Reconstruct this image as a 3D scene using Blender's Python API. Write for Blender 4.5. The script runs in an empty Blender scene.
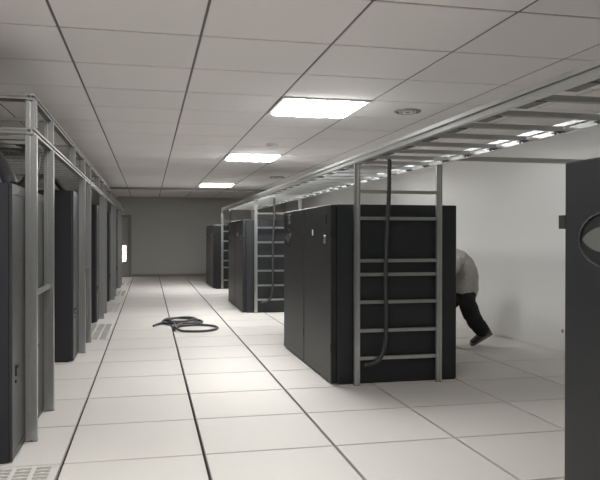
import bpy, bmesh, math, random
from mathutils import Vector, Matrix
random.seed(7)
S = bpy.context.scene
C = S.collection
PI = math.pi

# ------------------------------------------------------------------ camera
YAW, PITCH, ROLL, F, EYE = .2169, -.005, .0013, 685.86, 1.6113
fw = Vector((math.sin(YAW)*math.cos(PITCH), math.cos(YAW)*math.cos(PITCH), math.sin(PITCH)))
r0 = Vector((math.cos(YAW), -math.sin(YAW), 0)); u0 = r0.cross(fw)
rr = math.cos(ROLL)*r0 + math.sin(ROLL)*u0; uu = -math.sin(ROLL)*r0 + math.cos(ROLL)*u0
cam = bpy.data.objects.new('camera', bpy.data.cameras.new('camera')); C.objects.link(cam)
cam.matrix_world = Matrix(((rr.x, uu.x, -fw.x, 0), (rr.y, uu.y, -fw.y, 0), (rr.z, uu.z, -fw.z, EYE), (0, 0, 0, 1)))
cam.data.sensor_fit = 'HORIZONTAL'; cam.data.sensor_width = 36; cam.data.lens = F/600*36
cam.data.clip_end = 200; cam.data.clip_start = .05
S.camera = cam
# ------------------------------------------------------------------ light and exposure
w = bpy.data.worlds.new('world'); S.world = w; w.use_nodes = True
w.node_tree.nodes['Background'].inputs[0].default_value = (.8, .85, .9, 1)
w.node_tree.nodes['Background'].inputs[1].default_value = .02
S.view_settings.view_transform = 'Standard'; S.view_settings.look = 'None'
S.view_settings.gamma = 1; S.view_settings.use_curve_mapping = False
S.view_settings.exposure = 0.0
LAMP = 47.5          # emission of the ceiling light diffusers
LAMP_COLOR = (.995, 1.0, .98)

# ------------------------------------------------------------------ materials
def mat(name, col, rough=.6, metal=0, noise=0, scale=40, bump=0, bscale=None, rnd=0, emit=0, spec=.5, stretch=None, dirt=0, coat=0):
    m = bpy.data.materials.new(name); m.use_nodes = True
    nt = m.node_tree; b = nt.nodes['Principled BSDF']
    b.inputs['Base Color'].default_value = (*col, 1); b.inputs['Roughness'].default_value = rough
    b.inputs['Metallic'].default_value = metal; b.inputs['Specular IOR Level'].default_value = spec
    b.inputs['Coat Weight'].default_value = coat
    if emit:
        b.inputs['Emission Color'].default_value = (*col, 1); b.inputs['Emission Strength'].default_value = emit
    N = nt.nodes.new; L = nt.links.new
    if noise or bump or rnd or dirt:
        geo = N('ShaderNodeNewGeometry'); mp = N('ShaderNodeMapping')
        L(geo.outputs['Position'], mp.inputs[0])
        if stretch: mp.inputs['Scale'].default_value = stretch
        cur = None
        if noise or rnd or dirt:
            v = N('ShaderNodeValue'); v.outputs[0].default_value = 1; cur = v.outputs[0]
            def mul(a, src, lo, hi):
                mr = N('ShaderNodeMapRange'); mr.inputs['To Min'].default_value = lo; mr.inputs['To Max'].default_value = hi
                L(src, mr.inputs['Value']); mm = N('ShaderNodeMath'); mm.operation = 'MULTIPLY'
                L(a, mm.inputs[0]); L(mr.outputs[0], mm.inputs[1]); return mm.outputs[0]
            if noise:
                n = N('ShaderNodeTexNoise'); n.inputs['Scale'].default_value = scale; n.inputs['Detail'].default_value = 4
                L(mp.outputs[0], n.inputs['Vector']); cur = mul(cur, n.outputs['Fac'], 1-noise, 1+noise)
            if dirt:
                n = N('ShaderNodeTexNoise'); n.inputs['Scale'].default_value = 1.3; n.inputs['Detail'].default_value = 6
                n.inputs['Roughness'].default_value = .65
                L(mp.outputs[0], n.inputs['Vector']); cur = mul(cur, n.outputs['Fac'], 1-dirt, 1+dirt)
            if rnd:
                oi = N('ShaderNodeObjectInfo'); cur = mul(cur, oi.outputs['Random'], 1-rnd, 1+rnd)
            vm = N('ShaderNodeVectorMath'); vm.operation = 'SCALE'; vm.inputs[0].default_value = col
            L(cur, vm.inputs['Scale']); L(vm.outputs[0], b.inputs['Base Color'])
        if bump:
            n = N('ShaderNodeTexNoise'); n.inputs['Scale'].default_value = bscale or scale; n.inputs['Detail'].default_value = 3
            L(mp.outputs[0], n.inputs['Vector'])
            bp = N('ShaderNodeBump'); bp.inputs['Strength'].default_value = bump; bp.inputs['Distance'].default_value = .003
            L(n.outputs['Fac'], bp.inputs['Height']); L(bp.outputs[0], b.inputs['Normal'])
    return m

M_tile = mat('floor_laminate', (.67, .64, .605), .6, noise=.05, scale=160, rnd=.025, dirt=.04)
M_under = mat('joint_grime', (.035, .03, .025), .9, noise=.2, scale=30)
M_vent = mat('vent_tile_white', (.66, .64, .60), .5, noise=.05, scale=90)
M_slot = mat('under_floor_dark', (.02, .019, .018), .9, noise=.3, scale=20)
M_ceil = mat('mineral_fibre_panel', (.90, .865, .855), .9, noise=.04, scale=140, bump=.5, bscale=260, rnd=.02)
M_grid = mat('ceiling_grid_metal', (.13, .12, .115), .6, noise=.06, scale=30)
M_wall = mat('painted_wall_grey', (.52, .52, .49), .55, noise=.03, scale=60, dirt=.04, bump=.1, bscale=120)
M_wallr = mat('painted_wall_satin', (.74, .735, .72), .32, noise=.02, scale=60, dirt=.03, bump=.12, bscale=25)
M_base = mat('skirting_paint', (.28, .275, .26), .5, noise=.05, scale=40)
M_body = mat('cabinet_dark_powder_coat', (.016, .018, .021), .45, noise=.08, scale=300, bump=.1, bscale=500)
M_door = mat('cabinet_door_powder_coat', (.013, .0138, .0155), .45, noise=.08, scale=300, bump=.1, bscale=500)
M_side = mat('rack_side_panel', (.018, .018, .024), .5, noise=.08, scale=300, bump=.08, bscale=500)
M_rfront = mat('rack_front_grey', (.045, .045, .048), .4, noise=.06, scale=200, bump=.05, bscale=500)
M_plinth = mat('plinth_black', (.012, .012, .013), .6, noise=.1, scale=50)
M_seal = mat('door_seal_black', (.008, .008, .009), .7, noise=.1, scale=60)
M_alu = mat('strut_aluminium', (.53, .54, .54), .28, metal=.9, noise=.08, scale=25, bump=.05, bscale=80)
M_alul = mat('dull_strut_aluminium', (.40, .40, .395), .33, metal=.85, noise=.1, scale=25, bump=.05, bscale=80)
M_rung = mat('polished_rung_metal', (.60, .60, .60), .20, metal=1.0, noise=.08, scale=25)
M_aludark = mat('zinc_plate_dull', (.16, .16, .16), .5, metal=.6, noise=.12, scale=40)
M_alus = mat('strut_slot_shadow_metal', (.22, .22, .22), .5, metal=.6, noise=.1, scale=30)
M_hose = mat('conduit_black_plastic', (.042, .043, .046), .45, noise=.1, scale=60)
M_chrome = mat('chrome_trim', (.62, .63, .64), .25, metal=.8, noise=.05, scale=30)
M_badge = mat('badge_grey_enamel', (.13, .13, .125), .35, metal=.3, noise=.05, scale=40)
M_ringm = mat('badge_ring_gloss', (.035, .035, .037), .25, noise=.05, scale=40)
M_label = mat('label_white', (.7, .72, .72), .5, noise=.03, scale=40)
M_screen = mat('display_glass_grey', (.10, .11, .11), .2, noise=.03, scale=40)
M_lamp2 = mat('light_diffuser_glow_dim', LAMP_COLOR, .5, emit=LAMP*.8)
M_lampframe = mat('light_frame_white', (.75, .75, .74), .5, noise=.03, scale=40)
M_lamp = mat('light_diffuser_glow', LAMP_COLOR, .5, emit=LAMP)
M_ventc = mat('round_vent_grey', (.30, .29, .28), .5, metal=.3, noise=.1, scale=60)
M_detect = mat('detector_plastic', (.80, .79, .78), .6, noise=.03, scale=60)
M_doorp = mat('steel_door_grey', (.42, .41, .39), .5, noise=.05, scale=30)
M_glow = mat('daylit_door_glass', (1.0, .86, .82), .3, emit=22.0)
M_shirt = mat('shirt_grey_cotton', (.42, .40, .375), .9, noise=.12, scale=18, bump=.5, bscale=30)
M_trouser = mat('trouser_black_cotton', (.013, .013, .015), .85, noise=.15, scale=20, bump=.5, bscale=25)
M_skin = mat('skin', (.44, .27, .19), .55, noise=.05, scale=30, bump=.1, bscale=200)
M_hair = mat('hair_black', (.012, .010, .009), .6, noise=.3, scale=120, bump=.6, bscale=150)
M_shoe = mat('shoe_grey_brown', (.075, .065, .055), .6, noise=.15, scale=50)
M_sole = mat('shoe_sole', (.15, .14, .12), .7, noise=.1, scale=50)
M_eye = mat('eye_white', (.7, .68, .65), .3, noise=.02, scale=50)
M_lip = mat('lip', (.35, .15, .12), .5, noise=.05, scale=50)

# ------------------------------------------------------------------ builders
class MB:
    def __init__(s): s.bm = bmesh.new()
    def box(s, x0, x1, y0, y1, z0, z1, bev=0, mi=0, mtx=None):
        g = bmesh.ops.create_cube(s.bm, size=1)
        m = Matrix.Translation(((x0+x1)/2, (y0+y1)/2, (z0+z1)/2)) @ Matrix.Diagonal((x1-x0, y1-y0, z1-z0, 1))
        if mtx: m = mtx @ m
        bmesh.ops.transform(s.bm, matrix=m, verts=g['verts'])
        fs = set(f for v in g['verts'] for f in v.link_faces)
        for f in fs: f.material_index = mi
        if bev:
            es = list(set(e for v in g['verts'] for e in v.link_edges))
            r = bmesh.ops.bevel(s.bm, geom=es, offset=bev, segments=1, affect='EDGES')
            for f in r['faces']: f.material_index = mi
        return s
    def cyl(s, c, r, h, axis='z', seg=24, r2=None, mi=0, sy=1):
        m = Matrix.Translation(c)
        if axis == 'x': m = m @ Matrix.Rotation(PI/2, 4, 'Y')
        if axis == 'y': m = m @ Matrix.Rotation(-PI/2, 4, 'X')
        m = m @ Matrix.Diagonal((1, sy, 1, 1))
        g = bmesh.ops.create_cone(s.bm, segments=seg, radius1=r, radius2=r if r2 is None else r2, depth=h, cap_ends=True, matrix=m)
        for v in g['verts']:
            for f in v.link_faces: f.material_index = mi
        return s
    def strut(s, p0, p1, w, h, up=(0, 0, 1), slot=(1, 1)):
        """slotted aluminium extrusion; w across, h along 'up'; slot = (on the w sides, on the h sides)"""
        p0, p1 = Vector(p0), Vector(p1); d = (p1-p0).normalized(); upv = Vector(up)
        a = d.cross(upv).normalized(); b = a.cross(d).normalized()
        W, H = w/2, h/2; pts = []
        def side(c0, c1, inn, on, L):
            c0, c1, inn = Vector(c0), Vector(c1), Vector(inn); pts.append(c0)
            if on:
                g = min(.25, (.010 if L > .045 else .005)/L); dp = (.021 if min(w, h) > .045 else .016) if min(w, h) > .037 else .007
                q0, q1 = c0.lerp(c1, .5-g), c0.lerp(c1, .5+g)
                pts.extend([q0, q0+inn*dp, q1+inn*dp, q1])
        side((-W, -H), (W, -H), (0, 1), slot[1], w); side((W, -H), (W, H), (-1, 0), slot[0], h)
        side((W, H), (-W, H), (0, -1), slot[1], w); side((-W, H), (-W, -H), (1, 0), slot[0], h)
        v0 = [s.bm.verts.new(p0+a*q.x+b*q.y) for q in pts]; v1 = [s.bm.verts.new(p1+a*q.x+b*q.y) for q in pts]
        n = len(pts)
        for i in range(n):
            j = (i+1) % n; s.bm.faces.new((v0[i], v0[j], v1[j], v1[i]))
        s.bm.faces.new(v0[::-1]); s.bm.faces.new(v1)
        return s
    def tube(s, pts, r, seg=10, ribs=0):
        pts = [Vector(p) for p in pts]; rings = []; nrm = None
        for i, p in enumerate(pts):
            t = (pts[min(i+1, len(pts)-1)]-pts[max(i-1, 0)]).normalized()
            if nrm is None: nrm = t.orthogonal().normalized()
            nrm = (nrm-t*nrm.dot(t)).normalized(); b = t.cross(nrm)
            R = r*(1+(ribs if i % 2 else -ribs))
            rings.append([s.bm.verts.new(p+(nrm*math.cos(2*PI*k/seg)+b*math.sin(2*PI*k/seg))*R) for k in range(seg)])
        for i in range(len(rings)-1):
            for k in range(seg):
                j = (k+1) % seg; s.bm.faces.new((rings[i][k], rings[i][j], rings[i+1][j], rings[i+1][k]))
        s.bm.faces.new(rings[0][::-1]); s.bm.faces.new(rings[-1])
        return s
    def prism(s, poly, fn, t0, t1):
        """poly of 2-D points, fn(u, v, t) -> 3-D point"""
        a = [s.bm.verts.new(fn(u, v, t0)) for u, v in poly]; b = [s.bm.verts.new(fn(u, v, t1)) for u, v in poly]
        n = len(poly)
        for i in range(n): s.bm.faces.new((a[i], a[(i+1) % n], b[(i+1) % n], b[i]))
        s.bm.faces.new(a[::-1]); s.bm.faces.new(b); return s
    def mesh(s, name, mats, smooth=False):
        bmesh.ops.recalc_face_normals(s.bm, faces=s.bm.faces)
        me = bpy.data.meshes.new(name); s.bm.to_mesh(me); s.bm.free()
        for m in (mats if isinstance(mats, (list, tuple)) else [mats]): me.materials.append(m)
        if smooth:
            for p in me.polygons: p.use_smooth = True
        return me
    def build(s, name, mats, parent=None, smooth=False):
        return link(name, s.mesh(name, mats, smooth), parent)

def link(name, me, parent=None, loc=None):
    o = bpy.data.objects.new(name, me); C.objects.link(o)
    if parent: o.parent = parent
    if loc: o.location = loc
    return o
def tag(o, label=None, cat=None, group=None, kind=None):
    if label: o['label'] = label
    if cat: o['category'] = cat
    if group: o['group'] = group
    if kind: o['kind'] = kind
    return o
def thing(name, loc, label, cat, group=None):
    return tag(link(name, None, None, loc), label, cat, group)
def copy_tree(o, loc, label, group=None):
    def rec(a, par):
        c = a.copy(); C.objects.link(c); c.parent = par
        for ch in [x for x in bpy.data.objects if x.parent == a]: rec(ch, c)
        return c
    c = rec(o, None); c.location = loc; c['label'] = label
    if group: c['group'] = group
    return c
def smooth_path(P, n=8):
    P = [Vector(p) for p in P]; out = []
    for i in range(len(P)-1):
        a, b, c, d = P[max(i-1, 0)], P[i], P[i+1], P[min(i+2, len(P)-1)]
        for k in range(n):
            t = k/n
            out.append(.5*((2*b)+(c-a)*t+(2*a-5*b+4*c-d)*t*t+(-a+3*b-3*c+d)*t**3))
    out.append(P[-1]); return out

# ------------------------------------------------------------------ room shell
XL, XR, YN, YF, H = -2.81, 5.6, -2.03, 28.2, 3.187
def st(name, mb, m, parent=None): return tag(mb.build(name, m, parent), kind='structure')
floor = st('floor', MB().box(XL-.1, XR+.1, YN-.1, YF+.1, -.30, -.10), M_slot)
fb = MB()   # dark stringer bed under the joints
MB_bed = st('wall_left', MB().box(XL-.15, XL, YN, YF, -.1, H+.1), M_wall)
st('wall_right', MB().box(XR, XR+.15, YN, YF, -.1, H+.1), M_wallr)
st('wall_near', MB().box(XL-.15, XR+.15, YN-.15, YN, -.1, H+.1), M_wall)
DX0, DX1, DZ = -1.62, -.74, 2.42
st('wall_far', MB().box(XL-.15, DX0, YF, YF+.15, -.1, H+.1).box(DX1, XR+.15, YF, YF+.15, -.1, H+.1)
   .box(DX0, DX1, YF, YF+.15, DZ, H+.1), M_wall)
st('baseboard_far', MB().box(DX1+.08, XR-.02, YF-.018, YF, .0, .10), M_base)
st('baseboard_right', MB().box(XR-.012, XR, YN, YF-.02, .0, .045), mat('skirting_light', (.70, .69, .67), .5, noise=.04))
# raised floor tiles
def cell_lines(a0, step, lo, hi, thr=.32):
    k = math.floor((lo-a0)/step)+1; L = [lo]
    while a0+k*step < hi-1e-6:
        v = a0+k*step
        if v-L[-1] > thr or len(L) > 1: L.append(v)
        k += 1
    if hi-L[-1] < thr and len(L) > 1: L.pop()
    L.append(hi); return L
fx = cell_lines(-.6, 1, XL, XR); fy = cell_lines(5.1, 1, YN, YF)
GX, GY = .0115, .0125
tm = {}
def tile_mesh(w, d, z0, z1, gx, gy, m, nm, bev=.003):
    key = (round(w, 3), round(d, 3), nm)
    if key not in tm: tm[key] = MB().box(gx, w-gx, gy, d-gy, z0, z1, bev).mesh(nm, m)
    return tm[key]
def vent_mesh():
    bm = MB(); w = 1; z0, z1 = -.035, 0
    NC, NR = 7, 14
    xs = [GX]; ys = [GY]
    for i in range(NC): xs += [.066+i*.1285, .066+i*.1285+.100]
    xs.append(1-GX)
    for j in range(NR): ys += [.05+j*.0655, .05+j*.0655+.048]
    ys.append(1-GY)
    B = bm.bm; V = {}
    def v(i, j, z):
        k = (i, j, z)
        if k not in V: V[k] = B.verts.new((xs[i], ys[j], z))
        return V[k]
    hole = lambda i, j: 0 <= i < len(xs)-1 and 0 <= j < len(ys)-1 and i % 2 == 1 and j % 2 == 1
    inside = lambda i, j: 0 <= i < len(xs)-1 and 0 <= j < len(ys)-1 and not hole(i, j)
    for i in range(len(xs)-1):
        for j in range(len(ys)-1):
            if hole(i, j): continue
            B.faces.new((v(i, j, z1), v(i+1, j, z1), v(i+1, j+1, z1), v(i, j+1, z1)))
            for (a, b, di, dj) in (((i, j), (i+1, j), 0, -1), ((i+1, j), (i+1, j+1), 1, 0), ((i+1, j+1), (i, j+1), 0, 1), ((i, j+1), (i, j), -1, 0)):
                if not inside(i+di, j+dj):
                    B.faces.new((v(*a, z1), v(*a, z0), v(*b, z0), v(*b, z1)))
    # a thin damper blade crosses each hole a little below the face
    for i in range(NC):
        for j in range(NR):
            x0, y0 = .066+i*.1285, .05+j*.0655
            bm.box(x0+.038, x0+.062, y0+.016, y0+.030, -.012, -.006)
    return bm.mesh('vent_tile', M_vent)
VM = vent_mesh()
vent_rows = {3, 4, 11, 12, 15, 16, 19, 20, 23, 24}
for i in range(len(fx)-1):
    for j in range(len(fy)-1):
        w_, d_ = fx[i+1]-fx[i], fy[j+1]-fy[j]
        if abs(fx[i]+1.6) < .01 and int(round(fy[j]-.1)) in vent_rows:
            o = link('vent_tile', VM, floor, (fx[i], fy[j], 0)); o['label'] = 'white perforated airflow floor tile with strips of slots'
        else:
            link('floor_tile', tile_mesh(w_, d_, -.035, 0, GX, GY, M_tile, 'floor_tile'), floor, (fx[i], fy[j], 0))
sb = MB()
for x in fx[1:-1]: sb.box(x-.03, x+.03, YN, YF, -.06, -.0351)
for y in fy[1:-1]: sb.box(XL, XR, y-.03, y+.03, -.06, -.0352)
sb.build('stringer', M_under, floor)
# ceiling
ceil = st('ceiling', MB().box(XL-.1, XR+.1, YN-.1, YF+.1, H+.12, H+.2), M_grid)
PW = 1.07
cx = cell_lines(-.67, PW, XL, XR, .05); cy = cell_lines(5.46, PW, YN, YF)
lights = {}   # (column start, row start) -> label
LR = {0: None}
def lab(k): return 5.46+PW*k
light_cells = {2: 'bright square ceiling light nearest the camera, almost over the large front cabinets',
               7: 'second square ceiling light down the room, behind the nearest bright one',
               14: 'farthest square ceiling light, small and bright near the back wall'}
hidden = {-3: 'square ceiling light just in front of the camera, above the picture'}
lamp_rows = {**light_cells, **hidden}
for i in range(len(cx)-1):
    for j in range(len(cy)-1):
        w_, d_ = cx[i+1]-cx[i], cy[j+1]-cy[j]
        k = round((cy[j]-5.46)/PW)
        if abs(cx[i]-1.47) < .01 and k in light_cells: continue
        if abs(cx[i]+.67) < .01 and k in hidden: continue
        link('ceiling_panel', tile_mesh(w_, d_, H+.004, H+.024, .010, .013, M_ceil, 'ceiling_panel', .004), ceil, (cx[i], cy[j], 0))
gb = MB()
for x in cx[1:-1]: gb.box(x-.02, x+.02, YN, YF, H+.010, H+.05)
for y in cy[1:-1]: gb.box(XL, XR, y-.012, y+.012, H+.012, H+.045)
gb.build('ceiling_grid', M_grid, ceil)
st('trim_1', MB().box(XL, XR, 22.72, 22.86, H-.05, H+.003).box(XL, XR, 22.70, 22.72, H-.07, H-.0), mat('trim_grey', (.26, .255, .245), .6, noise=.05))
# far door with its lit vision pane
door = st('door_1', MB().box(DX0+.05, -1.04, YF+.03, YF+.08, .01, DZ-.04, .004).box(-.88, DX1-.05, YF+.03, YF+.08, .01, DZ-.04, .004)
          .box(-1.04, -.88, YF+.03, YF+.08, .01, .60).box(-1.04, -.88, YF+.03, YF+.08, 1.26, DZ-.04), M_doorp)
tag(MB().box(-1.02, -.90, YF+.05, YF+.06, .62, 1.24).build('glass_pane', M_glow, door), 'bright lit narrow glass pane of the door')
pf = MB()
for a in ((-1.04, -1.02, .60, 1.26), (-.90, -.88, .60, 1.26), (-1.04, -.88, .60, .62), (-1.04, -.88, 1.24, 1.26)):
    pf.box(a[0], a[1], YF+.02, YF+.085, a[2], a[3])
pf.build('pane_frame', M_base, door)
MB().box(DX0-.05, DX0+.045, YF-.02, YF+.1, 0, DZ+.05).box(DX1-.045, DX1+.06, YF-.02, YF+.1, 0, DZ+.05)\
    .box(DX0+.045, DX1-.045, YF-.02, YF+.1, DZ-.035, DZ+.05).build('door_frame', mat('door_frame_grey', (.30, .29, .27), .5, noise=.05), door)
MB().cyl((-.84, YF+.01, 1.05), .012, .06, 'y', 12).box(-.92, -.83, YF-.025, YF-.01, 1.04, 1.06, .003).build('door_handle', M_chrome, door)

# ------------------------------------------------------------------ ceiling fixtures
def ceiling_light(k, label, x0=1.47):
    y0 = lab(k)
    t = thing('ceiling_light', (x0+PW/2, y0+PW/2, H), label, 'ceiling light', 'square ceiling lights along the aisle')
    a, b = PW/2-.012, PW/2-.065
    m = MB()
    m.box(-a, -b, -a, a, -.012, .03, .002).box(b, a, -a, a, -.012, .03, .002).box(-b, b, -a, -b, -.012, .03, .002).box(-b, b, b, a, -.012, .03, .002)
    m.box(-b, b, -b, b, .10, .11)
    m.build('light_frame', M_lampframe, t)
    # diffuser pillowed over the tubes, bulging a little below the frame
    d = MB(); n = 24; V = []
    for i in range(n+1):
        u = -b+2*b*i/n; z = -.026-.012*abs(math.sin(4*PI*i/n))
        V.append((d.bm.verts.new((u, -b, z)), d.bm.verts.new((u, b, z))))
    for i in range(n): d.bm.faces.new((V[i][0], V[i+1][0], V[i+1][1], V[i][1]))
    top = [d.bm.verts.new(p) for p in ((-b, -b, .02), (b, -b, .02), (b, b, .02), (-b, b, .02))]
    d.bm.faces.new(top); d.bm.faces.new([v[0] for v in V]+[top[1], top[0]]); d.bm.faces.new([v[1] for v in V]+[top[2], top[3]])
    d.bm.faces.new((V[0][0], V[0][1], top[3], top[0])); d.bm.faces.new((V[-1][0], V[-1][1], top[2], top[1]))
    d.build('diffuser', M_lamp2 if k < 0 else M_lamp, t)
for k, l in lamp_rows.items(): ceiling_light(k, l, -.67 if k < 0 else 1.47)
def round_vent(x, y, r, label):
    t = thing('round_ceiling_vent', (x, y, H), label, 'ceiling vent', 'round ceiling vents')
    m = MB(); n = 28
    for R0, R1, z0, z1 in ((r, r*.86, .003, -.018),):
        prof = [(r, .003), (r*.98, -.012), (r*.84, -.02), (r*.80, .0), (r*.80, .003)]
        rings = [[m.bm.verts.new((R*math.cos(2*PI*i/n), R*math.sin(2*PI*i/n), z)) for i in range(n)] for R, z in prof]
        for a, b in zip(rings, rings[1:]):
            for i in range(n): m.bm.faces.new((a[i], a[(i+1) % n], b[(i+1) % n], b[i]))
    m.build('outer_ring', M_ventc, t)
    MB().cyl((0, 0, -.001), r*.8, .006, seg=28).build('backing', M_under, t)
    for q, (a, b) in enumerate(((.66, .55), (.40, .29))):
        m = MB(); prof = [(r*a, -.005), (r*(a-.02), -.02), (r*b, -.010), (r*b, -.005)]
        rings = [[m.bm.verts.new((R*math.cos(2*PI*i/n), R*math.sin(2*PI*i/n), z)) for i in range(n)] for R, z in prof]
        for A, B in zip(rings, rings[1:]+rings[:1]):
            for i in range(n): m.bm.faces.new((A[i], A[(i+1) % n], B[(i+1) % n], B[i]))
        m.build('vane', M_detect, t)
    MB().cyl((0, 0, -.012), r*.14, .016, seg=16).build('centre_cap', M_chrome, t)
round_vent(3.17, 8.12, .17, 'round grey ceiling vent right of the nearest bright light')
round_vent(3.32, 17.9, .20, 'small dark round ceiling vent far back, above the overhead tray')
t = thing('smoke_detector', (2.05, 11.52, H), 'small pale round smoke detector between the two nearer ceiling lights', 'smoke detector')
MB().cyl((0, 0, -.008), .10, .024, seg=28).build('base_plate', M_detect, t)
MB().cyl((0, 0, -.030), .055, .022, r2=.085, seg=28).build('sensor_dome', M_detect, t, True)
t = thing('round_wall_socket', (XR-.0, 8.47, .31), 'small round wall socket low on the right wall beside the tall near cabinet', 'wall socket')
MB().cyl((-.008, 0, 0), .055, .016, 'x').build('cover_plate', M_detect, t)
MB().cyl((-.018, 0, 0), .030, .006, 'x').build('socket_face', M_base, t)

# ------------------------------------------------------------------ large dark cabinets of the right-hand row
XF, XB, CH, CW = 1.93, 3.395, 1.965, 1.335
def big_cabinet(y0, label, kind):
    """kind 'panel' (small controls at the near side) or 'badge' (oval badge at the far side); front faces -X"""
    t = thing('equipment_cabinet', (XF, y0, 0), label, 'cabinet', 'large dark cabinets in the right-hand row')
    w = CW-.006; D = XB-XF
    MB().box(.075, D, 0.0, w, .012, CH, .006).build('body', M_body, t)
    MB().box(.09, D-.02, .01, w-.01, 0, .012).build('plinth', M_plinth, t)
    MB().box(.066, .076, .006, w-.006, .02, CH-.004).build('door_seal', M_seal, t)
    d = MB().box(0, .066, .010, w-.010, .016, CH-.002, .007).build('door', M_door, t)
    MB().box(-.005, .05, -.001, .028, .36, .45, .002).build('hinge', M_plinth, d)
    MB().box(-.005, .05, -.001, .028, 1.60, 1.68, .002).build('hinge', M_plinth, d)
    if kind == 'badge': MB().box(.0, .06, w-.01, w+.040, 1.65, 1.715, .002).build('hinge', M_plinth, d)
    if kind == 'badge':
        cyb, cz, ry, rz = w-.33, 1.60, .20, .125
        n = 40
        def ell(sy, sz): return [(cyb+sy*math.cos(2*PI*i/n), cz+sz*math.sin(2*PI*i/n)) for i in range(n)]
        alm = [(cyb+.165*math.cos(2*PI*i/n), cz+.058*math.copysign(abs(math.sin(2*PI*i/n))**1.5, math.sin(2*PI*i/n))) for i in range(n)]
        tag(MB().prism(alm, lambda a, b, q: (q, a, b), .004, -.012).build('badge', M_badge, d), 'grey almond-shaped badge')
        rb = MB(); A = ell(ry, rz); Bq = ell(ry-.009, rz-.009)
        va = [[rb.bm.verts.new((q, *p)) for p in L] for L, q in ((A, .0), (A, -.008), (Bq, -.010), (Bq, .0))]
        for P, Q in zip(va, va[1:]):
            for i in range(n): rb.bm.faces.new((P[i], P[(i+1) % n], Q[(i+1) % n], Q[i]))
        rb.build('badge_ring', M_ringm, d)
        tag(MB().box(-.008, .004, w-.47, w-.31, 1.78, 1.92, .003).build('display', M_badge, d), 'small rectangular framed display')
        MB().box(-.011, -.004, w-.448, w-.332, 1.80, 1.90).build('display_glass', M_screen, d)
    else:
        tag(MB().box(-.004, .004, .83, .88, 1.625, 1.695, .001).build('sticker', M_label, d), 'narrow white sticker')
        tag(MB().box(-.008, .004, .22, .30, 1.59, 1.63, .002).build('push_button', M_chrome, d), 'pale button')
        tag(MB().box(-.008, .004, .22, .30, 1.535, 1.58, .002).build('push_button', M_chrome, d), 'pale button')
        MB().box(-.010, .004, .20, .31, 1.74, 1.87, .004).build('indicator', M_body, d)
    return t
big_cabinet(2.93-CW, 'tall dark cabinet closest to the camera at the right picture edge, oval badge cut off', 'badge')
big_cabinet(7.19, 'right-hand cabinet of the large front pair, white sticker on its door, full side panel showing', 'panel')
big_cabinet(7.19+CW, 'left-hand cabinet of the large front pair, round badge high on its door', 'badge')
big_cabinet(14.36, 'near cabinet of the middle pair, partly behind the second aluminium ladder', 'panel')
big_cabinet(14.36+CW, 'far cabinet of the middle pair, its edge next to the third ladder', 'badge')
big_cabinet(21.12, 'near cabinet of the farthest right-hand pair, beside the third ladder', 'panel')
big_cabinet(21.12+CW, 'farthest cabinet of the right-hand row, closest to the back wall', 'badge')

# ------------------------------------------------------------------ left-hand racks (fronts face +X)
XLF, LD, LW = -.943, 1.2, .95
def rack(y0, h, label):
    t = thing('server_rack', (XLF, y0, 0), label, 'server rack', 'dark racks in the left-hand row')
    w = LW-.006
    MB().box(-LD, -.022, 0, w, .012, h, .005).build('body', M_side, t)
    MB().box(-LD+.02, -.06, .01, w-.01, 0, .012).build('plinth', M_plinth, t)
    d = MB().box(-.020, -.006, .004, w-.004, .016, h-.004, .003).build('door', M_rfront, t)
    for a, b in ((.004, .07), (w-.07, w-.004)):
        MB().box(-.006, 0, a, b, .016, h-.004, .002).build('door_stile', M_rfront, d)
    MB().box(-.006, 0, .07, w-.07, h-.08, h-.004, .002).build('door_rail', M_rfront, d)
    MB().box(-.006, 0, .07, w-.07, .016, .06, .002).build('door_rail', M_rfront, d)
    MB().box(0, .018, .10, .17, .655, .68, .003).box(0, .012, .10, .115, .60, .66, .003).box(0, .010, .10, .118, .55, .575, .002).build('latch', M_plinth, d)
    return t
names = [('nearest left-hand rack, closest to the camera, its dark side panel at the left picture edge', 'second left-hand rack, seen between the first two aluminium posts'),
         ('third left-hand rack, its dark bluish side panel facing the camera', 'fourth left-hand rack, behind the second pair of posts'),
         ('fifth left-hand rack, just past the first far run of perforated floor tiles', 'sixth left-hand rack, behind the third pair of posts'),
         ('seventh left-hand rack, narrow dark strip before the far end', 'eighth left-hand rack, behind the fourth pair of posts'),
         ('ninth left-hand rack, second from the far end of the row', 'last left-hand rack, next to the far door')]
LY = [5.17, 9.2, 13.22, 17.4, 21.4]
for g, (y, n2) in enumerate(zip(LY, names)):
    h = 1.99 if g == 0 else 2.2
    rack(y, h, n2[0]); rack(y+LW, h, n2[1])

# ------------------------------------------------------------------ right-hand ladders and overhead tray
ZB = 2.405
def ladder(y, zs, label):
    t = thing('cable_ladder', (2.2, y, 0), label, 'cable ladder', 'vertical aluminium cable ladders by the right-hand cabinets')
    for x in (-.0, .95):
        p = MB().strut((x, 0, .004), (x, 0, ZB), .064, .04, (0, 1, 0), (0, 1)).build('post', M_alu, t)
        MB().box(x-.034, x+.034, -.022, .022, 0, .004).build('foot_plate', M_aludark, p)
    for z in zs:
        MB().strut((.033, 0, z), (.917, 0, z), .035, .036, (0, 0, 1), (1, 0)).build('rung', M_alu, t)
    return t
YA, YB, YC = 7.12, 14.30, 21.06
ladder(YA, (2.10, 1.81, 1.35, 1.20, .90, .59, .29), 'large aluminium cable ladder standing in front of the nearest cabinet pair')
ladder(YB, (2.10, 1.80, 1.49, 1.20, .89, .58, .28), 'middle aluminium cable ladder in front of the second cabinet pair')
ladder(YC, (2.09, 1.77, 1.47, 1.18, .87, .66, .27), 'farthest aluminium cable ladder in front of the third cabinet pair')
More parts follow.
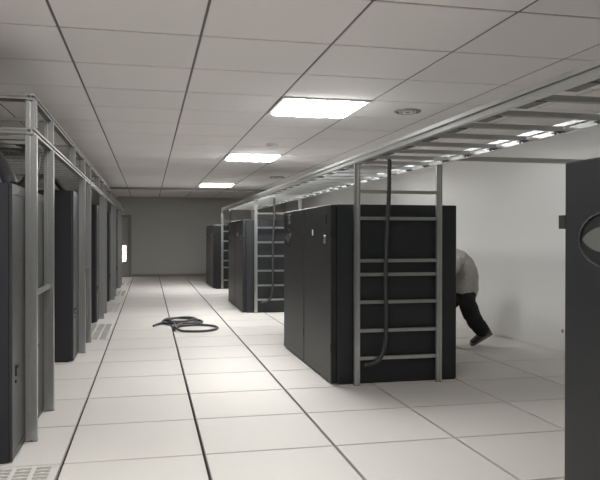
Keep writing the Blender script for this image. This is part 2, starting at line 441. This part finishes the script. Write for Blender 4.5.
T = thing('overhead_cable_tray', (2.2, 0, ZB), 'long overhead aluminium cable tray above the right-hand cabinets', 'cable tray')
for x in (0, .94):
    MB().strut((x, -.5, .048), (x, 21.12, .042), .045, .08, (0, 0, 1), (1, 0)).build('side_rail', M_alu, T)
rung_me = MB().strut((.026, 0, 0), (.914, 0, 0), .046, .035, (0, 0, 1), (0, 1)).mesh('rung', M_alu)
br_me = MB().box(.026, .12, -.028, .20, -.012, -.006, .002).box(.026, .034, -.028, .20, -.006, .03).mesh('corner_bracket', M_aludark)
cl_me = MB().box(.86, .916, -.05, .05, -.014, -.004, .002).cyl((.885, -.03, -.018), .009, .012, seg=8).cyl((.885, .03, -.018), .009, .012, seg=8).mesh('clamp', M_aludark)
y = -.45
while y < 21.0:
    r_ = link('rung', rung_me, T, (0, y, .040))
    link('corner_bracket', br_me, r_, (0, 0, -.018)); link('clamp', cl_me, r_, (0, 0, -.016))
    y += .52
MB().strut((.966, 7.06, .075), (XR-2.2, 7.06, .075), .05, .05).build('wall_brace', M_alu, T)
MB().box(XR-2.2-.012, XR-2.2, 7.0, 7.12, .01, .14, .003).build('brace_plate', M_aludark, T)

# hoses on the ladders
def hose(pts, r, name, label, cat, n=10, ribs=.07, group=None):
    P = smooth_path(pts, n)
    o = MB().tube(P, r, 10, ribs).build(name, M_hose, None, True)
    return tag(o, label, cat, group)
def ladder_hose(y, x, label, s=1):
    hose([(x-.05, y+.55, 2.52), (x-.01, y+.2, 2.53), (x+.015, y-.06, 2.46), (x+.02, y-.075, 2.3), (x+.02, y-.06, 2.0), (x+.0, y-.055, 1.6), (x-.01, y-.055, 1.2),
          (x-.005, y-.055, .8), (x-.01, y-.055, .5), (x-.045, y-.055, .34), (x-.12, y-.05, .25), (x-.25, y-.05, .225)], .0235, 'conduit', label, 'conduit', 12, .06,
         'black conduits hanging down the ladders')
ladder_hose(YA, 2.52, 'black flexible conduit hanging down the largest ladder and curling left')
ladder_hose(YB, 2.56, 'black conduit hanging down the middle ladder')
hose([(2.42, YC+.3, 2.5), (2.42, YC-.06, 2.44), (2.43, YC-.075, 2.2), (2.42, YC-.06, 1.6), (2.43, YC-.06, 1.2), (2.42, YC-.06, .7), (2.40, YC-.06, .4)], .028,
     'conduit', 'dark conduit hanging down the farthest ladder', 'conduit', 10, .06, 'black conduits hanging down the ladders')

# ------------------------------------------------------------------ left-hand tray and supports
ZL, ZU = 2.405, 2.70
XT = -.90; XTB = -1.88
T2 = thing('overhead_cable_rack', (XT, 0, 0), 'double-rail aluminium cable rack running above the left-hand racks', 'cable rack')
YL0, YL1 = 5.72, 26.6
for x in (0, XTB-XT):
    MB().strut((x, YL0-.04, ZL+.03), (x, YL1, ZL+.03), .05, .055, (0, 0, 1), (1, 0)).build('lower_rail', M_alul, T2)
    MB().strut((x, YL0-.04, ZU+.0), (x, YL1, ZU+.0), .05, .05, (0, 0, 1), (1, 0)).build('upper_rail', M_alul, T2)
W2 = XTB-XT
MB().strut((-.026, YL0-.015, ZL+.03), (W2+.026, YL0-.015, ZL+.03), .04, .045).build('end_rail', M_alul, T2)
MB().strut((-.026, YL0-.015, ZU), (W2+.026, YL0-.015, ZU), .04, .04).build('end_rail', M_alul, T2)
lr = MB().strut((-.026, 0, 0), (W2+.026, 0, 0), .034, .032, (0, 0, 1), (0, 0)).mesh('rung', M_rung)
y = YL0+.33
while y < YL1:
    link('rung', lr, T2, (0, y, ZL+.02)); y += .30
lu = MB().strut((-.026, 0, 0), (W2+.026, 0, 0), .03, .03).mesh('cross_bar', M_alul)
posts_y = []
for g in range(5):
    for dy in (0, .97): posts_y.append((5.72 if g == 0 else LY[g]+.70)+dy)
    
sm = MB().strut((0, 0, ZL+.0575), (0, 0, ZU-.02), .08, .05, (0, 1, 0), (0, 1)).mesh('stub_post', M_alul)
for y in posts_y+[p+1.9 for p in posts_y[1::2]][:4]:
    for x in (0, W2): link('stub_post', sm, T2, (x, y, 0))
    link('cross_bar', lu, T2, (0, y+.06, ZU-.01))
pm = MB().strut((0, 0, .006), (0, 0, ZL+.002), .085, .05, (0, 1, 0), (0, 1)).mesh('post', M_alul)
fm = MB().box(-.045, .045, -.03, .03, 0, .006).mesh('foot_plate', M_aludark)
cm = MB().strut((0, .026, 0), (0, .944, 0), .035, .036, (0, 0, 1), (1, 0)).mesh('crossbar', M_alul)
ln = ['nearest aluminium post frame, in front of the two closest left-hand racks', 'second aluminium post frame, by the third and fourth left-hand racks',
      'third aluminium post frame along the left-hand row', 'fourth aluminium post frame along the left-hand row', 'farthest aluminium post frame of the left-hand row']
for g in range(5):
    y = posts_y[2*g]
    t = thing('post_frame', (XT, y, 0), ln[g], 'post frame', 'aluminium post frames under the left-hand cable rack')
    for dy in (0, .97):
        p = link('post', pm, t, (0, dy, 0)); link('foot_plate', fm, p)
    for z in (1.15,): link('crossbar', cm, t, (0, 0, z))

hose([(-1.75, 6.3, 2.50), (-1.5, 6.05, 2.52), (-1.33, 5.86, 2.44), (-1.16, 5.66, 2.24), (-1.04, 5.50, 2.07), (-1.01, 5.46, 1.992)], .052, 'conduit',
     'thick black conduit curving down onto the nearest left-hand rack', 'conduit', 10, .05, 'black conduits over the left-hand racks')
hose([(-1.65, 6.9, 2.47), (-1.3, 6.75, 2.50), (-1.04, 6.52, 2.42), (-.98, 6.42, 2.25), (-1.05, 6.36, 2.08), (-1.15, 6.34, 1.992)], .045, 'conduit',
     'black conduit looping just behind the nearest post', 'conduit', 10, .05, 'black conduits over the left-hand racks')
hose([(-1.7, 9.2, 2.50), (-1.45, 9.36, 2.49), (-1.25, 9.5, 2.38), (-1.12, 9.55, 2.25), (-1.08, 9.56, 2.202)], .035, 'conduit',
     'black conduit running down onto the third left-hand rack', 'conduit', 10, .05, 'black conduits over the left-hand racks')

# coil of hose on the floor
P = []
cxa, cya, ra = .60, 12.95, .36
P += [(.08, 12.45, .022), (.14, 12.62, .024), (.24, 12.80, .03)]
for i in range(3*12):
    a = PI*.95-2*PI*i/12; lap = i//12; rr_ = ra-.045*lap+.018*math.sin(i*1.3)
    P.append((cxa+rr_*math.cos(a)-.02*lap, cya+rr_*1.3*math.sin(a)+.03*lap, max(.022, .022+.016*(i/12)+.012*math.sin(i*.9))))
P += [(.36, 12.70, .08), (.44, 12.42, .06)]
cxb, cyb_, rb_ = .80, 12.0, .37
for i in range(13):
    a = PI*.90-2*PI*i/12
    P.append((cxb+rb_*math.cos(a), cyb_+rb_*1.15*math.sin(a), .024+(.03 if i > 10 else 0)))
P += [(.56, 12.26, .07), (.47, 12.02, .05), (.42, 11.80, .024)]
hose(P, .020, 'hose_coil', 'black hose lying coiled on the pale floor in the middle of the aisle', 'hose', 5, .0)

# ------------------------------------------------------------------ person bending behind the nearest cabinet pair
def skin(name, V, E, Rd, m, parent, sub=2, root=0):
    me = bpy.data.meshes.new(name+'_skeleton'); me.from_pydata(V, E, [])
    o = bpy.data.objects.new(name, me); C.objects.link(o)
    md = o.modifiers.new('s', 'SKIN'); md.use_smooth_shade = True; md.branch_smoothing = .3
    for i, r in enumerate(Rd): me.skin_vertices[0].data[i].radius = (r, r) if not isinstance(r, tuple) else r
    for i in range(len(V)): me.skin_vertices[0].data[i].use_root = (i == root)
    sd = o.modifiers.new('d', 'SUBSURF'); sd.levels = sub; sd.render_levels = sub
    dg = bpy.context.evaluated_depsgraph_get(); ev = bpy.data.meshes.new_from_object(o.evaluated_get(dg))
    bpy.data.objects.remove(o); ev.materials.clear(); ev.materials.append(m)
    for p in ev.polygons: p.use_smooth = True
    return link(name, ev, parent)
P0 = Vector((4.5, 9.42, 0))
t = thing('person', tuple(P0), 'person in a grey shirt and black trousers, bending forward mid-step behind the front cabinets', 'person')
def loc(*p): return tuple(Vector(p)-P0)
# joints (world): near side is -Y; the person faces -X
J = dict(pelvis=(4.55, 9.42, .84), waist=(4.56, 9.42, 1.00), chest=(4.53, 9.42, 1.17), upper=(4.45, 9.42, 1.28), neck=(4.30, 9.42, 1.36), head=(4.20, 9.42, 1.40),
         hl=(4.54, 9.32, .80), kl=(4.66, 9.33, .46), al=(4.90, 9.35, .17), hr=(4.52, 9.52, .80), kr=(4.27, 9.53, .48), ar=(4.22, 9.54, .10),
         sl=(4.40, 9.24, 1.26), el=(4.24, 9.20, 1.04), wl=(4.01, 9.26, .93), sr=(4.38, 9.60, 1.26), er=(4.20, 9.64, 1.04), wr=(3.99, 9.58, .93))
K = list(J); ix = {k: i for i, k in enumerate(K)}
def chain(*ns): return [(ix[a], ix[b]) for a, b in zip(ns, ns[1:])]
VV = [loc(*J[k]) for k in K]
EE = chain('pelvis', 'waist', 'chest', 'upper', 'neck', 'head')+chain('pelvis', 'hl', 'kl', 'al')+chain('pelvis', 'hr', 'kr', 'ar')+chain('upper', 'sl', 'el', 'wl')+chain('upper', 'sr', 'er', 'wr')
RB = dict(pelvis=.12, waist=.115, chest=.13, upper=.10, neck=.055, head=.06, hl=.085, kl=.052, al=.036, hr=.085, kr=.052, ar=.036, sl=.05, el=.038, wl=.026, sr=.05, er=.038, wr=.026)
body = skin('body', VV, EE, [RB[k] for k in K], M_skin, t)
def sub(names, rad, edges, nm, m, root=0):
    return skin(nm, [loc(*(J[n] if isinstance(n, str) else n)) for n in names], edges, rad, m, t, 2, root)
def cloth(name, lofts, m, vox=.014):
    """each loft: list of (centre, half size along x-ish, half size along y, tilt); merged into one surface and smoothed"""
    mb = MB(); n = 20
    for L in lofts:
        rings = []
        for i, (c, a, b) in enumerate(L):
            c = Vector(c)-P0; t0 = Vector(L[max(i-1, 0)][0]); t1 = Vector(L[min(i+1, len(L)-1)][0]); d = (t1-t0).normalized()
            ey = (Vector((0, 1, 0))-d*d.y).normalized(); ex = ey.cross(d).normalized()
            rings.append([mb.bm.verts.new(c+ex*a*math.cos(2*PI*k/n)+ey*b*math.sin(2*PI*k/n)) for k in range(n)])
        for A, B in zip(rings, rings[1:]):
            for k in range(n): mb.bm.faces.new((A[k], A[(k+1) % n], B[(k+1) % n], B[k]))
        mb.bm.faces.new(rings[0][::-1]); mb.bm.faces.new(rings[-1])
    o = mb.build(name, m, None)
    rm = o.modifiers.new('r', 'REMESH'); rm.mode = 'VOXEL'; rm.voxel_size = vox; rm.use_smooth_shade = True
    sm_ = o.modifiers.new('s', 'SMOOTH'); sm_.factor = .6; sm_.iterations = 4
    tx = bpy.data.textures.new(name+'_folds', 'CLOUDS'); tx.noise_scale = .13
    dm = o.modifiers.new('f', 'DISPLACE'); dm.texture = tx; dm.strength = .035; dm.mid_level = .5
    ev = bpy.data.meshes.new_from_object(o.evaluated_get(bpy.context.evaluated_depsgraph_get())); bpy.data.objects.remove(o)
    ev.materials.clear(); ev.materials.append(m)
    for p in ev.polygons: p.use_smooth = True
    return link(name, ev, t)
def arm(a, e, w_): return [(J['upper'], .09, .09), (J[a], .085, .085), (tuple((Vector(J[a])+Vector(J[e]))/2), .072, .072), (J[e], .062, .062), (tuple(Vector(J[e]).lerp(Vector(J[w_]), .8)), .045, .045)]
cloth('shirt', [[((4.54, 9.42, .76), .215, .20), ((4.565, 9.42, .86), .225, .215), ((4.57, 9.42, .98), .215, .215), ((4.555, 9.42, 1.10), .21, .22), ((4.515, 9.42, 1.20), .185, .225),
                 ((4.45, 9.42, 1.285), .155, .205), ((4.37, 9.42, 1.335), .12, .15), ((4.29, 9.42, 1.365), .075, .085)], arm('sl', 'el', 'wl'), arm('sr', 'er', 'wr')], M_shirt)
cloth('trousers', [[((4.56, 9.42, .96), .15, .16), ((4.56, 9.42, .86), .175, .185), ((4.55, 9.42, .76), .175, .19), ((4.55, 9.42, .68), .12, .15)],
                   [((4.56, 9.33, .80), .15, .12), ((4.575, 9.32, .65), .135, .115), ((4.63, 9.33, .50), .135, .115), ((4.72, 9.34, .36), .125, .11), ((4.81, 9.35, .25), .115, .10), ((4.865, 9.35, .185), .105, .09)],
                   [((4.54, 9.52, .80), .14, .12), ((4.42, 9.53, .64), .12, .11), ((4.28, 9.53, .48), .10, .095), ((4.235, 9.54, .30), .088, .085), ((4.225, 9.54, .11), .082, .08)]], M_trouser)
# shoes: side outline swept across the foot
def shoe(M):
    out = [(-.13, .0), (.14, .0), (.15, .02), (.15, .075), (.125, .115), (.06, .12), (.03, .10), (-.05, .065), (-.12, .05), (-.145, .03)]
    m = MB(); n = 7; rings = []
    for i in range(n):
        s = -1+2*i/(n-1); e = math.sqrt(max(0, 1-s*s))*.55+.45
        rings.append([m.bm.verts.new(M @ Vector((x*(.85+.15*e), s*.048*(1 if x < .03 else .8), z*e if z > 0 else 0))) for x, z in out])
    for a, b in zip(rings, rings[1:]):
        for i in range(len(out)): m.bm.faces.new((a[i], a[(i+1) % len(out)], b[(i+1) % len(out)], b[i]))
    m.bm.faces.new(rings[0][::-1]); m.bm.faces.new(rings[-1])
    o = m.build('shoe', M_shoe, t, True)
    s = MB(); s.prism([(-.148, -.05), (-.10, -.055), (.14, -.045), (.155, 0), (.14, .045), (-.10, .055), (-.148, .05), (-.16, 0)],
                      lambda a, b, z: M @ Vector((a, b, z)), -.018, .008)
    s.build('sole', M_sole, o)
shoe(Matrix.Translation(loc(4.215, 9.54, .018)))
shoe(Matrix.Translation(loc(4.815, 9.35, .105)) @ Matrix.Rotation(-math.radians(27), 4, 'Y') @ Matrix.Scale(1.2, 4))
# head: rounded skull with face looking forward and down
hd = MB(); bmesh.ops.create_uvsphere(hd.bm, u_segments=24, v_segments=16, radius=1)
for v in hd.bm.verts:
    c = v.co; jaw = max(0, -c.z)
    c.x *= .098*(1-.10*jaw); c.y *= .078*(1-.28*jaw); c.z *= .122
    if c.x < -.05: c.x -= .004
HM = Matrix.Translation(loc(4.15, 9.42, 1.445)) @ Matrix.Rotation(-math.radians(30), 4, 'Y')
def place(o): o.data.transform(HM); return o
head = place(hd.build('head', M_skin, t, True))
nz = MB().prism([(-.092, .012), (-.096, -.02), (-.125, -.036), (-.096, -.046)], lambda a, b, q: (a, q*(1 if a < -.1 else .8), b), -.013, .013)
place(nz.build('nose', M_skin, head, True))
for s in (-1, 1):
    e = MB(); bmesh.ops.create_uvsphere(e.bm, u_segments=12, v_segments=8, radius=.012, matrix=Matrix.Translation((-.088, s*.032, .008))); place(e.build('eye', M_eye, head, True))
    e = MB(); bmesh.ops.create_uvsphere(e.bm, u_segments=10, v_segments=6, radius=.006, matrix=Matrix.Translation((-.0965, s*.032, .008))); place(e.build('pupil', M_hair, head, True))
    e = MB(); e.box(-.098, -.088, s*.032-.018, s*.032+.018, .026, .032, .002); place(e.build('eyebrow', M_hair, head))
    e = MB(); e.cyl((.005, s*.079, -.005), .032, .012, 'y', 16, sy=1); place(e.build('ear', M_skin, head, True))
place(MB().box(-.094, -.082, -.024, .024, -.070, -.060, .003).build('mouth', M_lip, head))
hr = MB(); bmesh.ops.create_uvsphere(hr.bm, u_segments=24, v_segments=16, radius=1)
bmesh.ops.delete(hr.bm, geom=[v for v in hr.bm.verts if (v.co.z < .25 and v.co.x < -.05) or v.co.z < -.35 or (v.co.x < -.7 and v.co.z < .5)], context='VERTS')
for v in hr.bm.verts: v.co = Vector((v.co.x*.108, v.co.y*.086, v.co.z*.132+.002))
ho = place(hr.build('hair', M_hair, head, True))
# hands: palm and five fingers closing forward
def hand(side, wk):
    W = Vector(J[wk]); s = side
    V = [W, W+Vector((-.055, 0, -.025))]; E = [(0, 1)]; R_ = [(.026, .020), (.036, .018)]
    for q, L in enumerate((.034, .040, .036, .028)):
        yo = (-.033+.022*q)*s
        b = len(V)
        V += [W+Vector((-.09, yo, -.04)), W+Vector((-.09-L, yo*1.1, -.062)), W+Vector((-.085-L*1.3, yo*1.1, -.062-L*.75))]
        E += [(1, b), (b, b+1), (b+1, b+2)]; R_ += [.0105, .009, .0075]
    b = len(V); V += [W+Vector((-.045, -.042*s, -.03)), W+Vector((-.07, -.058*s, -.055)), W+Vector((-.09, -.054*s, -.075))]
    E += [(1, b), (b, b+1), (b+1, b+2)]; R_ += [.013, .0105, .008]
    skin('hand', [tuple(v-P0) for v in V], E, R_, M_skin, t, 2, 0)
hand(1, 'wl'); hand(-1, 'wr')
